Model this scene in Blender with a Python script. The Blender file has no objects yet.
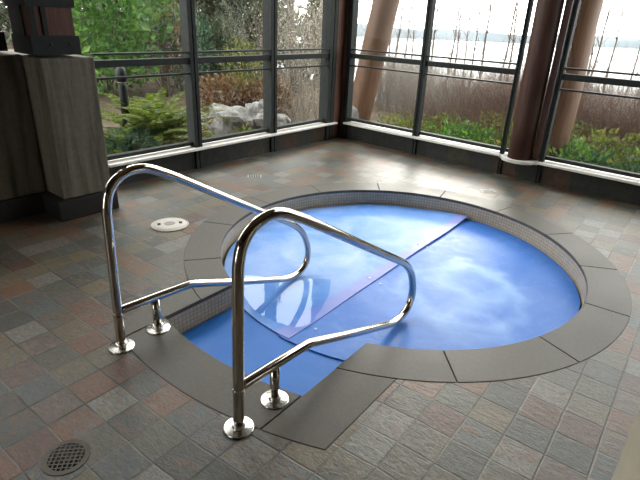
import bpy, math, random
import numpy as np
from mathutils import Vector, Matrix
random.seed(7); rng = np.random.default_rng(7)
COL = bpy.context.scene.collection
R = math.radians
def V(*a): return np.array(a, float)
# ------------------------------------------------------------------ basic builders
class MB:
    """collects shapes that become one mesh object"""
    def __init__(s): s.v = []; s.f = []; s.n = 0; s.uv = []; s.sm = []
    def add(s, verts, faces, uv=None, smooth=False):
        verts = np.asarray(verts, float).reshape(-1, 3)
        for k, f in enumerate(faces):
            s.f.append([i + s.n for i in f]); s.sm.append(smooth)
            s.uv.append(uv[k] if uv else None)
        s.v.append(verts); s.n += len(verts); return s
    def box(s, o, ax, ay, x0, x1, y0, y1, z0, z1):
        o = np.asarray(o, float); az = V(0, 0, 1)
        vs = [o + ax*x + ay*y + az*z for z in (z0, z1) for x, y in ((x0, y0), (x1, y0), (x1, y1), (x0, y1))]
        fs = [(3,2,1,0),(4,5,6,7),(0,1,5,4),(1,2,6,5),(2,3,7,6),(3,0,4,7)]
        if np.cross(ax, ay)[2] < 0: fs = [f[::-1] for f in fs]
        return s.add(vs, fs)
    def prism(s, pts, z0, z1):
        pts = [V(p[0], p[1], 0) for p in pts]; n = len(pts)
        area = sum(pts[i][0]*pts[(i+1) % n][1] - pts[(i+1) % n][0]*pts[i][1] for i in range(n))
        if area < 0: pts = pts[::-1]
        vs = [p + V(0,0,z0) for p in pts] + [p + V(0,0,z1) for p in pts]
        fs = [tuple(range(n))[::-1], tuple(range(n, 2*n))] + [(i, (i+1) % n, n+(i+1) % n, n+i) for i in range(n)]
        return s.add(vs, fs)
    def tube(s, pts, rad, k=8, caps=True):
        P = np.asarray(pts, float); n = len(P)
        rad = np.full(n, rad) if np.isscalar(rad) else np.asarray(rad, float)
        T = np.gradient(P, axis=0); T /= np.maximum(np.linalg.norm(T, axis=1), 1e-9)[:, None]
        a = V(0,0,1) if abs(T[0][2]) < .9 else V(1,0,0)
        N = np.cross(T[0], a); N /= np.linalg.norm(N); vs = []
        th = np.arange(k)*2*math.pi/k
        for i in range(n):
            N = N - T[i]*(N@T[i]); N /= max(np.linalg.norm(N), 1e-9); B = np.cross(T[i], N)
            vs.append(P[i] + rad[i]*(np.cos(th)[:,None]*N + np.sin(th)[:,None]*B))
        fs = [(i*k+j, i*k+(j+1) % k, (i+1)*k+(j+1) % k, (i+1)*k+j) for i in range(n-1) for j in range(k)]
        if caps: fs += [tuple(range(k))[::-1], tuple(range((n-1)*k, n*k))]
        return s.add(np.concatenate(vs), fs, smooth=True)
    def lathe(s, c, prof, k=32, caps=True, smooth=True):
        c = np.asarray(c, float); th = np.arange(k)*2*math.pi/k; vs = []
        for r, z in prof: vs.append(np.stack([c[0]+r*np.cos(th), c[1]+r*np.sin(th), np.full(k, c[2]+z)], 1))
        m = len(prof)
        fs = [(i*k+j, i*k+(j+1) % k, (i+1)*k+(j+1) % k, (i+1)*k+j) for i in range(m-1) for j in range(k)]
        if caps: fs += [tuple(range(k))[::-1], tuple(range((m-1)*k, m*k))]
        return s.add(np.concatenate(vs), fs, smooth=smooth)
    def build(s, name, mat, parent=None, loc=None, bevel=0, sub=0, smooth=None):
        me = bpy.data.meshes.new(name)
        vs = np.concatenate(s.v) if s.v else np.zeros((0,3))
        o = bpy.data.objects.new(name, me); COL.objects.link(o)
        off = V(0,0,0)
        if parent is not None: o.parent = parent; off = np.array(wloc(parent))
        elif loc is not None: o.location = loc; off = np.array(loc, float)
        me.from_pydata((vs - off).tolist(), [], s.f)
        sm = s.sm if smooth is None else [smooth]*len(s.f)
        me.polygons.foreach_set('use_smooth', sm)
        if any(u is not None for u in s.uv):
            ul = me.uv_layers.new(name='UVMap'); flat = []
            for f, u in zip(s.f, s.uv): flat += [c for q in (u or [(0,0)]*len(f)) for c in q]
            ul.data.foreach_set('uv', flat)
        me.materials.append(mat); me.update()
        if bevel:
            b = o.modifiers.new('Bevel', 'BEVEL'); b.width = bevel; b.segments = 2; b.limit_method = 'ANGLE'; b.angle_limit = R(40)
        if sub:
            b = o.modifiers.new('Subdivision', 'SUBSURF'); b.levels = sub; b.render_levels = sub
        return o
def wloc(o):
    l = V(0,0,0)
    while o is not None: l = l + np.array(o.location); o = o.parent
    return l
def quads(name, mat, verts, faces, parent=None, smooth=False):
    """fast mesh from numpy arrays; faces = (n,k)"""
    me = bpy.data.meshes.new(name); verts = np.asarray(verts, np.float32); faces = np.asarray(faces, np.int32)
    off = wloc(parent) if parent is not None else V(0,0,0)
    verts = (verts - off).astype(np.float32)
    me.vertices.add(len(verts)); me.vertices.foreach_set('co', verts.ravel())
    k = faces.shape[1]; me.loops.add(faces.size); me.loops.foreach_set('vertex_index', faces.ravel())
    me.polygons.add(len(faces)); me.polygons.foreach_set('loop_start', np.arange(len(faces))*k)
    me.polygons.foreach_set('use_smooth', np.full(len(faces), smooth))
    me.update(calc_edges=True); me.materials.append(mat)
    o = bpy.data.objects.new(name, me); COL.objects.link(o)
    if parent is not None: o.parent = parent
    if name in ('foliage', 'buds', 'needles', 'fronds'): o['kind'] = 'stuff'
    return o
def tag(o, label=None, cat=None, group=None, kind=None):
    if label: o['label'] = label
    if cat: o['category'] = cat
    if group: o['group'] = group
    if kind: o['kind'] = kind
    return o
def empty(name, loc, label=None, cat=None, group=None, kind=None):
    o = bpy.data.objects.new(name, None); o.empty_display_size = .1; COL.objects.link(o); o.location = loc
    return tag(o, label, cat, group, kind)
def copy_tree(o, loc=None, rz=None, sc=None, parent=None, label=None):
    c = o.copy(); COL.objects.link(c)
    if parent is not None: c.parent = parent
    for ch in list(o.children): copy_tree(ch, parent=c)
    if loc is not None: c.location = loc
    if rz is not None: c.rotation_euler = (0,0,rz)
    if sc is not None: c.scale = (sc,sc,sc) if np.isscalar(sc) else sc
    if label: c['label'] = label
    return c
# ------------------------------------------------------------------ materials
class NT:
    def __init__(s, name):
        s.m = bpy.data.materials.new(name); s.m.use_nodes = True; s.t = s.m.node_tree; s.t.nodes.clear()
        s.out = s.n('ShaderNodeOutputMaterial')
    def n(s, ty, **kw):
        nd = s.t.nodes.new(ty)
        for k, v in kw.items(): setattr(nd, k, v)
        return nd
    def l(s, a, b): s.t.links.new(a, b)
    def val(s, sock, x):
        if hasattr(x, 'is_output'): s.l(x, sock)
        else: sock.default_value = x
    def math(s, op, a, b=0., c=None, clamp=False):
        nd = s.n('ShaderNodeMath', operation=op, use_clamp=clamp); s.val(nd.inputs[0], a); s.val(nd.inputs[1], b)
        if c is not None: s.val(nd.inputs[2], c)
        return nd.outputs[0]
    def mix(s, f, a, b, blend='MIX'):
        nd = s.n('ShaderNodeMix', data_type='RGBA', blend_type=blend); s.val(nd.inputs[0], f)
        s.val(nd.inputs[6], a if hasattr(a, 'is_output') else (*a, 1)); s.val(nd.inputs[7], b if hasattr(b, 'is_output') else (*b, 1))
        return nd.outputs[2]
    def ramp(s, f, stops, const=False):
        nd = s.n('ShaderNodeValToRGB'); cr = nd.color_ramp; cr.interpolation = 'CONSTANT' if const else 'LINEAR'
        while len(cr.elements) < len(stops): cr.elements.new(.5)
        for e, (p, c) in zip(cr.elements, stops): e.position = p; e.color = (*c, 1) if len(c) == 3 else c
        s.val(nd.inputs[0], f); return nd.outputs[0]
    def noise(s, scale, detail=4, rough=.55, vec=None, dist=0):
        nd = s.n('ShaderNodeTexNoise'); nd.inputs['Scale'].default_value = scale; nd.inputs['Detail'].default_value = detail
        nd.inputs['Roughness'].default_value = rough; nd.inputs['Distortion'].default_value = dist
        if vec is not None: s.l(vec, nd.inputs['Vector'])
        return nd.outputs[0]
    def coord(s, which='Object'): return s.n('ShaderNodeTexCoord').outputs[which]
    def mapping(s, vec, scale=(1,1,1), rot=(0,0,0), loc=(0,0,0)):
        nd = s.n('ShaderNodeMapping'); s.l(vec, nd.inputs[0]); nd.inputs['Scale'].default_value = scale
        nd.inputs['Rotation'].default_value = rot; nd.inputs['Location'].default_value = loc; return nd.outputs[0]
    def bump(s, h, strength=.3, dist=.01):
        nd = s.n('ShaderNodeBump'); nd.inputs['Strength'].default_value = strength; nd.inputs['Distance'].default_value = dist
        s.l(h, nd.inputs['Height']); return nd.outputs[0]
    def pbr(s, col, rough=.5, metal=0, spec=.5, normal=None, **kw):
        b = s.n('ShaderNodeBsdfPrincipled'); s.val(b.inputs['Base Color'], col if hasattr(col, 'is_output') else (*col, 1))
        s.val(b.inputs['Roughness'], rough); b.inputs['Metallic'].default_value = metal; s.val(b.inputs['Specular IOR Level'], spec)
        if normal is not None: s.l(normal, b.inputs['Normal'])
        for k, v in kw.items(): s.val(b.inputs[k], v)
        s.l(b.outputs[0], s.out.inputs[0]); return b
def mat_noise(name, c1, c2, scale=8, rough=.6, bump=.2, spec=.4, metal=0, stretch=(1,1,1), bdist=.005, detail=5):
    t = NT(name); v = t.mapping(t.coord(), stretch); f = t.noise(scale, detail, .6, v)
    t.pbr(t.ramp(f, [(.3, c1), (.7, c2)]), rough, metal, spec, t.bump(f, bump, bdist)); return t.m
def mat_plain(name, c, rough=.5, metal=0, spec=.5):
    t = NT(name); v = t.coord(); f = t.noise(30, 3, .5, v)
    t.pbr(t.mix(f, tuple(x*.88 for x in c), tuple(min(1, x*1.12) for x in c)), rough, metal, spec); return t.m

TILE = .1665
def mat_slate_floor():
    t = NT('slate_tile_floor'); P = t.coord()
    sx = t.n('ShaderNodeSeparateXYZ'); t.l(P, sx.inputs[0])
    i = t.math('MULTIPLY', sx.outputs[0], 1/TILE); j = t.math('MULTIPLY', sx.outputs[1], 1/TILE)
    # courses are laid a quarter tile apart on the two sides of the pool
    m = t.n('ShaderNodeMapRange'); t.l(i, m.inputs[0])
    for k, v in zip(range(1,5), (8., 12., 0., .257)): m.inputs[k].default_value = v
    j = t.math('SUBTRACT', j, m.outputs[0]); i = t.math('SUBTRACT', i, t.math('MULTIPLY', m.outputs[0], .29))
    # the course edges are hand cut, not dead straight
    wob = t.noise(9, 2, .5, P); wob = t.math('MULTIPLY', t.math('SUBTRACT', wob, .5), .05)
    iw = t.math('ADD', i, wob); jw = t.math('ADD', j, wob)
    fi = t.math('FLOOR', iw); fj = t.math('FLOOR', jw)
    cv = t.n('ShaderNodeCombineXYZ'); t.l(fi, cv.inputs[0]); t.l(fj, cv.inputs[1])
    wn = t.n('ShaderNodeTexWhiteNoise', noise_dimensions='2D'); t.l(cv.outputs[0], wn.inputs['Vector'])
    sep = t.n('ShaderNodeSeparateColor'); t.l(wn.outputs['Color'], sep.inputs[0])
    base = t.ramp(sep.outputs[0], [(0,(.092,.090,.068)),(.17,(.082,.094,.094)),(.31,(.060,.062,.054)),(.45,(.150,.076,.042)),(.58,(.130,.108,.066)),(.70,(.094,.048,.034)),(.80,(.160,.160,.150)),(.90,(.112,.086,.074))], True)
    alt = t.ramp(sep.outputs[1], [(0,(.145,.080,.046)),(.3,(.080,.084,.070)),(.55,(.165,.128,.085)),(.8,(.10,.110,.110))], True)
    # per tile veins: shift and turn the noise with the tile
    sh = t.n('ShaderNodeVectorMath', operation='MULTIPLY_ADD'); t.l(wn.outputs['Color'], sh.inputs[0]); sh.inputs[1].default_value = (7,7,7); t.l(P, sh.inputs[2])
    n1 = t.noise(9, 5, .6, t.mapping(sh.outputs[0], (1,2.2,1)), 1.2)
    n2 = t.noise(38, 5, .65, t.mapping(sh.outputs[0], (1,2.6,1)), .8)
    colr = t.mix(t.ramp(n1, [(.5,(0,0,0)),(.68,(1,1,1))]), base, alt)
    colr = t.mix(1, colr, t.ramp(n2, [(.25,(.27,.26,.25)),(.75,(1.28,1.24,1.18))]), 'MULTIPLY')
    # grout
    fx = t.math('FRACT', iw); fy = t.math('FRACT', jw)
    ex = t.math('MINIMUM', fx, t.math('SUBTRACT', 1, fx)); ey = t.math('MINIMUM', fy, t.math('SUBTRACT', 1, fy))
    e = t.math('MINIMUM', ex, ey)
    g = t.n('ShaderNodeMapRange'); t.l(e, g.inputs[0])
    for k, v in zip(range(1,5), (.015, .030, 0., 1.)): g.inputs[k].default_value = v
    gn = t.noise(3, 2, .5, P)
    grout = t.ramp(gn, [(.42,(.02,.018,.015)),(.62,(.13,.118,.09))])
    colr = t.mix(g.outputs[0], grout, colr)
    h = t.math('ADD', t.math('MULTIPLY', g.outputs[0], .9), t.math('ADD', t.math('MULTIPLY', n2, .9), t.math('MULTIPLY', n1, 1.5)))
    h = t.math('ADD', h, t.math('MULTIPLY', sep.outputs[2], .35))
    rg = t.ramp(n2, [(.3,(.36,)*3),(.7,(.52,)*3)])
    t.pbr(colr, rg, 0, .5, t.bump(h, .36, .006)); return t.m
def mat_mosaic():
    t = NT('beige_mosaic'); uv = t.n('ShaderNodeUVMap').outputs[0]
    b = t.n('ShaderNodeTexBrick'); t.l(uv, b.inputs['Vector']); b.offset = 0
    b.inputs['Color1'].default_value = (.50,.42,.30,1); b.inputs['Color2'].default_value = (.42,.35,.25,1); b.inputs['Mortar'].default_value = (.20,.185,.155,1)
    b.inputs['Scale'].default_value = 1; b.inputs['Brick Width'].default_value = .028; b.inputs['Row Height'].default_value = .028
    b.inputs['Mortar Size'].default_value = .002; b.inputs['Mortar Smooth'].default_value = .2
    t.pbr(b.outputs[0], .35, 0, .5, t.bump(b.outputs[1], -.3, .002)); return t.m
def mat_coping():
    t = NT('honed_grey_stone'); P = t.coord()
    n = t.noise(2.2, 5, .6, P); n2 = t.noise(60, 4, .6, P)
    c = t.mix(t.ramp(n, [(.35,(0,0,0)),(.7,(1,1,1))]), (.084,.077,.066), (.108,.099,.084))
    c = t.mix(1, c, t.ramp(n2, [(.3,(.85,)*3),(.7,(1.12,)*3)]), 'MULTIPLY')
    t.pbr(c, t.ramp(n, [(.3,(.42,)*3),(.7,(.55,)*3)]), 0, .3, t.bump(n2, .08, .002)); return t.m
def mat_cover(name, deep, pale, seed, rings, amount, seam_sheen=None):
    """blue vinyl with dried pale water marks; rings = (x, y, r, w, strength) marks on the sheet"""
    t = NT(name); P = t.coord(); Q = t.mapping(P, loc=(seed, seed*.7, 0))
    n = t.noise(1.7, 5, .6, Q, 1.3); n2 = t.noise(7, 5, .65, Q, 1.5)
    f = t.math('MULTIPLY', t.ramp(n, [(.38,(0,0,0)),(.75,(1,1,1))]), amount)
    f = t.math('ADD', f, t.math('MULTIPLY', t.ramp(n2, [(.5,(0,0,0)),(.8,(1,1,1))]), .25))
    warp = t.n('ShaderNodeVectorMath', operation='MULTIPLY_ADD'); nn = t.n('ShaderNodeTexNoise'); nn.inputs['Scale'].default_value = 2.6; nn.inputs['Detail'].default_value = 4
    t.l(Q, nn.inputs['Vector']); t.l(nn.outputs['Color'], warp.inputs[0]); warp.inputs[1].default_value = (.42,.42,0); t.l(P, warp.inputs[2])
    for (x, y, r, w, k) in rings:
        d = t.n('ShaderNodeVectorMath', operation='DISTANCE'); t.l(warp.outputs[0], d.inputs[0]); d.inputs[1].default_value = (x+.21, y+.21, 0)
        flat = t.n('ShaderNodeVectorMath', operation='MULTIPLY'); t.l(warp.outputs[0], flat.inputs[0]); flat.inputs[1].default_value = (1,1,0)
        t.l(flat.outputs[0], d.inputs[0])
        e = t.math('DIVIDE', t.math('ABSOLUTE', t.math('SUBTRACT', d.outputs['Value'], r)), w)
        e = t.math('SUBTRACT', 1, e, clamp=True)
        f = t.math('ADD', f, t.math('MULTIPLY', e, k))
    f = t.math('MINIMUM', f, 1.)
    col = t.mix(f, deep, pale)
    if seam_sheen is not None:  # sheen along the overlap seam, painted in as lavender
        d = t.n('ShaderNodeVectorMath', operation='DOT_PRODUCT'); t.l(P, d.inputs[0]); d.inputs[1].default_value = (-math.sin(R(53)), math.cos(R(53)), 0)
        off = t.math('SUBTRACT', d.outputs['Value'], seam_sheen[0]); off = t.math('ADD', off, t.math('MULTIPLY', t.math('SUBTRACT', n, .5), .10))
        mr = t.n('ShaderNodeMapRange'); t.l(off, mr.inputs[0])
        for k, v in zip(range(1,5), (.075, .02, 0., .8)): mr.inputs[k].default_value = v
        col = t.mix(mr.outputs[0], col, seam_sheen[1])
    h = t.noise(5, 3, .5, Q)
    t.pbr(col, t.ramp(n2, [(.3,(.40,)*3),(.8,(.58,)*3)]), 0, .3, t.bump(h, .25, .02)); return t.m
def mat_film(name, tint, ior=1.33, rough=0., bump=0, bscale=8, k=1.):
    """thin clear sheet: glass pane or shallow water"""
    t = NT(name); tr = t.n('ShaderNodeBsdfTransparent'); tr.inputs[0].default_value = (*tint, 1)
    gl = t.n('ShaderNodeBsdfGlossy'); gl.inputs['Roughness'].default_value = rough
    ge = t.n('ShaderNodeNewGeometry'); dt = t.n('ShaderNodeVectorMath', operation='DOT_PRODUCT'); t.l(ge.outputs['Incoming'], dt.inputs[0]); t.l(ge.outputs['Normal'], dt.inputs[1])
    f0 = ((ior-1)/(ior+1))**2; c5 = t.math('POWER', t.math('SUBTRACT', 1., t.math('ABSOLUTE', dt.outputs['Value']), clamp=True), 5.)
    fres = t.math('MULTIPLY', t.math('MULTIPLY_ADD', c5, 1-f0, f0), k)
    if bump:
        b = t.bump(t.noise(bscale, 2, .5, t.coord()), bump, .02); t.l(b, gl.inputs['Normal'])
    mx = t.n('ShaderNodeMixShader'); t.l(fres, mx.inputs[0]); t.l(tr.outputs[0], mx.inputs[1]); t.l(gl.outputs[0], mx.inputs[2])
    t.l(mx.outputs[0], t.out.inputs[0]); return t.m
def mat_leaf(name, cols, trans=.45, rough=.45):
    t = NT(name); g = t.n('ShaderNodeNewGeometry')
    n = len(cols); c = t.ramp(g.outputs['Random Per Island'], [(k/max(n-1,1), cc) for k, cc in enumerate(cols)])
    b = t.n('ShaderNodeBsdfPrincipled'); t.l(c, b.inputs['Base Color']); b.inputs['Roughness'].default_value = rough; b.inputs['Specular IOR Level'].default_value = .4
    tl = t.n('ShaderNodeBsdfTranslucent'); t.l(t.mix(1, c, (1.3,1.35,.7), 'MULTIPLY'), tl.inputs[0])
    mx = t.n('ShaderNodeMixShader'); mx.inputs[0].default_value = trans; t.l(b.outputs[0], mx.inputs[1]); t.l(tl.outputs[0], mx.inputs[2])
    t.l(mx.outputs[0], t.out.inputs[0]); return t.m
def mat_wood(name, c1, c2, rough=.55):
    t = NT(name); v = t.mapping(t.coord(), (14,14,1.2)); f = t.noise(2.5, 5, .65, v, .8)
    t.pbr(t.ramp(f, [(.3,c1),(.7,c2)]), rough, 0, .35, t.bump(f, .25, .004)); return t.m
def mat_concrete():
    t = NT('boardmarked_concrete'); P = t.coord(); v = t.mapping(P, (9,9,.5)); f = t.noise(1.6, 4, .6, v, .5); g = t.noise(26, 4, .6, P)
    c = t.ramp(f, [(.34,(.055,.049,.034)),(.5,(.115,.103,.078)),(.68,(.142,.128,.098))])
    c = t.mix(1, c, t.ramp(g, [(.3,(.85,)*3),(.7,(1.1,)*3)]), 'MULTIPLY')
    t.pbr(c, .8, 0, .3, t.bump(f, .5, .01)); return t.m
def mat_slate_clad():
    t = NT('slate_cladding'); uv = t.n('ShaderNodeUVMap').outputs[0]; s_ = t.n('ShaderNodeSeparateXYZ'); t.l(uv, s_.inputs[0])
    k = t.math('FLOOR', t.math('MULTIPLY', s_.outputs[0], 1/.30)); wn = t.n('ShaderNodeTexWhiteNoise', noise_dimensions='1D'); t.l(k, wn.inputs['W'])
    base = t.ramp(wn.outputs[0], [(0,(.022,.024,.020)),(.4,(.028,.030,.028)),(.6,(.050,.030,.019)),(.75,(.018,.019,.018)),(.9,(.040,.038,.028))], True)
    n = t.noise(14, 5, .65, t.coord(), .8)
    c = t.mix(1, base, t.ramp(n, [(.3,(.6,)*3),(.7,(1.25,)*3)]), 'MULTIPLY')
    fx = t.math('FRACT', t.math('MULTIPLY', s_.outputs[0], 1/.30)); e = t.math('LESS_THAN', fx, .02)
    c = t.mix(e, c, (.02,.02,.018)); t.pbr(c, .6, 0, .25, t.bump(n, .5, .006)); return t.m

M = dict(
    floor=mat_slate_floor(), mosaic=mat_mosaic(), coping=mat_coping(), concrete_lit=mat_noise('lit_concrete', (.40,.37,.28), (.52,.48,.38), 5, .8, .3), concrete=mat_concrete(), clad=mat_slate_clad(),  # right pier gets a paler concrete, its light put into the colour
    grout=mat_plain('dark_joint', (.035,.033,.028), .9),
    plaster=mat_noise('blue_pool_plaster', (.07,.25,.72), (.09,.29,.78), 2, .7, .05),
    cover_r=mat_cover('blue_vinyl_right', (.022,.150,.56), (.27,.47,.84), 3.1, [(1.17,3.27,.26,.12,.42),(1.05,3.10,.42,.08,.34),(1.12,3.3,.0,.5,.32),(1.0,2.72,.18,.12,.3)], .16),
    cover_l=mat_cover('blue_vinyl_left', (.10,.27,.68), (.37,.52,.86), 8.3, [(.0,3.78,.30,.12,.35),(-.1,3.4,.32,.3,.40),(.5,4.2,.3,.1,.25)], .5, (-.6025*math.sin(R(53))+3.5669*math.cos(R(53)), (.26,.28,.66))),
    cover_b=mat_cover('blue_vinyl_bay', (.018,.155,.56), (.05,.23,.64), 5.5, [], .3),
    steel=None,
    puddle=mat_film('puddle_water', (.74,.88,1.), 1.65, 0., .02, 9), poolwater=mat_film('pool_water', (.80,.92,1.), 1.33, .0, .05, 5),
    glass=mat_film('window_glass', (.96,.975,.97), 1.2, k=.35),
    alu=mat_noise('grey_green_painted_metal', (.020,.024,.0225), (.028,.032,.030), 20, .6, .03, .12),
    sill=mat_noise('pale_stone_sill', (.60,.58,.55), (.74,.72,.68), 12, .5, .1),
    red_wood=mat_wood('dark_red_timber', (.055,.022,.014), (.11,.045,.028)),
    log=mat_wood('peeled_log', (.075,.038,.021), (.14,.076,.044)),
    logdark=mat_wood('red_brown_log', (.034,.013,.008), (.070,.027,.016)),
    post=mat_wood('stained_post', (.045,.016,.008), (.10,.035,.016)),
    plate=mat_noise('dark_steel_plate', (.009,.011,.011), (.015,.018,.018), 18, .5, .05, .2),
    plinth=mat_noise('black_slate_plinth', (.009,.009,.008), (.018,.017,.015), 12, .45, .3),
    ceil=mat_wood('brown_board_ceiling', (.20,.13,.08), (.30,.20,.125)),
    inner=mat_noise('brown_wall', (.12,.10,.07), (.16,.13,.095), 4, .7, .1),
    lid=mat_noise('cream_plastic', (.50,.47,.42), (.62,.58,.52), 30, .4, .03),
    dark=mat_plain('dark_hole', (.012,.011,.010), .8), greylid=mat_plain('grey_plastic', (.27,.26,.25), .4),
    grate=mat_noise('bronze_grate', (.04,.037,.028), (.065,.06,.046), 40, .4, .05, .5, .5),
    white=mat_plain('white_plastic', (.85,.85,.85), .3),
    soil=mat_noise('bark_soil', (.035,.025,.016), (.09,.065,.042), 6, .95, .6),
    rock=mat_noise('grey_granite', (.09,.088,.082), (.25,.245,.235), 9, .85, .8, bdist=.03),
    bark=mat_noise('grey_brown_bark', (.05,.042,.035), (.11,.09,.075), 12, .9, .4, stretch=(3,3,.6)),
    twig=mat_leaf('reddish_twig', [(.10,.055,.045),(.15,.09,.07),(.085,.06,.05)], .1, .6),
    twig2=mat_leaf('grey_twig', [(.17,.145,.125),(.27,.24,.21),(.13,.115,.10)], .1, .6),
    bud=mat_leaf('pale_bud', [(.45,.40,.36),(.62,.55,.5),(.3,.24,.2)], .3),
    green=mat_leaf('broad_green_leaf', [(.05,.13,.03),(.10,.21,.045),(.035,.10,.035),(.16,.28,.07)], .4),
    fern=mat_leaf('fern_green', [(.06,.10,.014),(.12,.16,.02),(.045,.085,.018),(.16,.17,.03)], .4),
    shrub=mat_leaf('yellow_green_leaf', [(.06,.09,.02),(.12,.15,.03),(.045,.075,.022),(.19,.18,.07),(.10,.075,.045)], .45),
    shrubdark=mat_leaf('blue_green_leaf', [(.03,.07,.05),(.05,.10,.065),(.025,.06,.04)], .3),
    conif=mat_leaf('conifer_needle', [(.022,.042,.020),(.04,.06,.026),(.06,.075,.035),(.025,.038,.026)], .25),
    conifb=mat_leaf('brown_needle', [(.08,.055,.035),(.12,.08,.05),(.05,.055,.03)], .25),
    dead=mat_leaf('dead_leaf', [(.14,.07,.035),(.19,.105,.055),(.09,.05,.03),(.24,.17,.11)], .3),
    straw=mat_leaf('dry_straw', [(.30,.24,.15),(.42,.36,.26),(.2,.17,.10)], .35),
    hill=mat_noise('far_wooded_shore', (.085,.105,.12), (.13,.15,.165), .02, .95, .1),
)
t = NT('polished_stainless_steel'); n_ = t.noise(5, 3, .5, t.mapping(t.coord(), (1,1,6)))
t.pbr((.56,.52,.46), t.ramp(n_, [(.3,(.06,)*3),(.7,(.12,)*3)]), 1, .5); M['steel'] = t.m
M['satin'] = mat_noise('satin_stainless_steel', (.66,.64,.60), (.74,.72,.68), 9, .24, .02, .5, 1)
t = NT('lake_water'); t.pbr((.5,.53,.56), .15, 0, .6, t.bump(t.noise(.25, 4, .6, t.coord()), .1, .5)); M['lake'] = t.m

# ------------------------------------------------------------------ camera
C = V(0,0,1.6)
rt, up, fw = V(.9991,.0176,.0396), V(-.0433,.4059,.9129), V(0,.9138,-.4062)
cam = bpy.data.cameras.new('camera'); cam.sensor_width = 36; cam.lens = 497.6/640*36; cam.clip_end = 3000; cam.clip_start = .05
co = bpy.data.objects.new('camera', cam); COL.objects.link(co)
rt /= np.linalg.norm(rt); up = np.cross(rt, fw); up /= np.linalg.norm(up); fw = np.cross(up, rt)
co.matrix_world = Matrix(((rt[0],up[0],-fw[0],0),(rt[1],up[1],-fw[1],0),(rt[2],up[2],-fw[2],1.6),(0,0,0,1)))
bpy.context.scene.camera = co

# ------------------------------------------------------------------ pool geometry
PC = V(.6025,3.5669,0); RI, RO = 1.356, 1.6174
AX = R(53); u = V(math.cos(AX), math.sin(AX), 0); n = V(-math.sin(AX), math.cos(AX), 0)
AI, AO = 1.87, 2.137          # front edge of the step bay, inner and outer radius
NL, NR, OL, OR, OLF = .478, -.532, .785, -.812, .59   # bay sides
def pol(r, a): return PC + V(r*math.cos(a), r*math.sin(a), 0)
def side_pt(r, nn): return PC - u*math.sqrt(r*r - nn*nn) + n*nn
def ang_of(p): d = p - PC; return math.atan2(d[1], d[0])
def arc(r, a0, a1, k): return [pol(r, a) for a in np.linspace(a0, a1, k)]
aL_i, aR_i = ang_of(side_pt(RI, NL)), ang_of(side_pt(RI, NR))        # where the bay opens into the ring
aL_i = aL_i if aL_i < 0 else aL_i - 2*math.pi
def outline(ri, ai, nl, nr, k=72, kb=16, nlf=None):
    nlf = nl if nlf is None else nlf
    """ring and bay as one closed outline, counter-clockwise from the bay's right corner"""
    a0 = ang_of(side_pt(ri, nr)); a1 = ang_of(side_pt(ri, nl)) % (2*math.pi)
    p = arc(ri, a0, a1, k); b0, b1 = ang_of(side_pt(ai, nlf)), ang_of(side_pt(ai, nr))
    return p + arc(ai, b0, b1, kb)
hole = outline(RO-.002, AO-.002, OL-.002, OR+.002, nlf=OLF-.002)
# floor with the pool cut out
ya = R(-36.907)
fo = np.array((-1.674,2.2,0.))         # a tile corner
me = bpy.data.meshes.new('floor'); import bmesh
bm = bmesh.new()
Kc = V(.215,7.434,0); dL = V(.638,.77,0); dR = V(.752,-.66,0)
dL /= np.linalg.norm(dL); dR /= np.linalg.norm(dR)
nL = V(dL[1],-dL[0],0); nR = V(dR[1],-dR[0],0)     # into the room
if nR[1] > 0: nR = -nR
corn = [Kc + nL*-.02 + nR*-.02, Kc - dL*10.5, Kc - dL*10.5 + dR*10.5, Kc + dR*10.5]
ca, sa = math.cos(-ya), math.sin(-ya)
def loc2(p): q = p - fo; return (ca*q[0]-sa*q[1], sa*q[0]+ca*q[1], 0)
def loop(pts):
    vs = [bm.verts.new(loc2(p)) for p in pts]
    return [bm.edges.new((vs[k], vs[(k+1) % len(vs)])) for k in range(len(vs))]
e = loop(corn) + loop(hole); bmesh.ops.triangle_fill(bm, edges=e, use_beauty=True)
for f in bm.faces:
    if f.normal.z < 0: f.normal_flip()
bm.to_mesh(me); bm.free(); me.materials.append(M['floor'])
floor = bpy.data.objects.new('floor', me); COL.objects.link(floor); floor.location = fo; floor.rotation_euler = (0,0,ya)
tag(floor, 'multicoloured slate tile deck around the spa pool', 'floor', kind='structure')

# the spa pool
pool = empty('spa_pool', PC, 'round sunken spa pool with grey stone coping and step bay', 'pool')
TH = .022
def coping(pts): MB().prism(pts, -TH, .003).build('coping_stone', M['coping'], pool, bevel=.004)
J = [R(a) for a in (-86.5,-60.7,-35.1,-9.85,14.6,39.4,64.3,90.4,116.9,143.2,169.2,195.5)]
gap = .0025
a0 = aR_i
for k, a1 in enumerate(J + [aL_i + 2*math.pi]):
    i0, i1 = a0 + gap/RI, a1 - gap/RI; o0, o1 = a0 + gap/RO, a1 - gap/RO
    inn = arc(RI, i0, i1, 14); out = arc(RO, o0, o1, 14)
    if k == 0:                                   # stone that turns the right corner of the bay
        out = arc(RO, ang_of(side_pt(RO, NR)), o1, 14)
    if k == len(J):
        out = arc(RO, o0, ang_of(side_pt(RO, NL)) % (2*math.pi), 14)
    coping(inn + out[::-1]); a0 = a1
g2 = .003
def strip(nn0, nn1, r0, r1, k=8):   # between two chords of the bay
    lo, hi = min(nn0, nn1)+g2, max(nn0, nn1)-g2
    return [side_pt(r0, v) for v in np.linspace(lo, hi, k)] + [side_pt(r1, v) for v in np.linspace(hi, lo, k)]
def at_n(r, v): return side_pt(r, v)
coping(strip(NR, OR, RO+g2, AO))          # right side stone, down to the front edge
coping([side_pt(RO+g2, v) for v in np.linspace(NL+g2, OL, 8)] + [side_pt(AO, v) for v in np.linspace(OLF, NL+g2, 6)])          # left side stone
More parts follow.
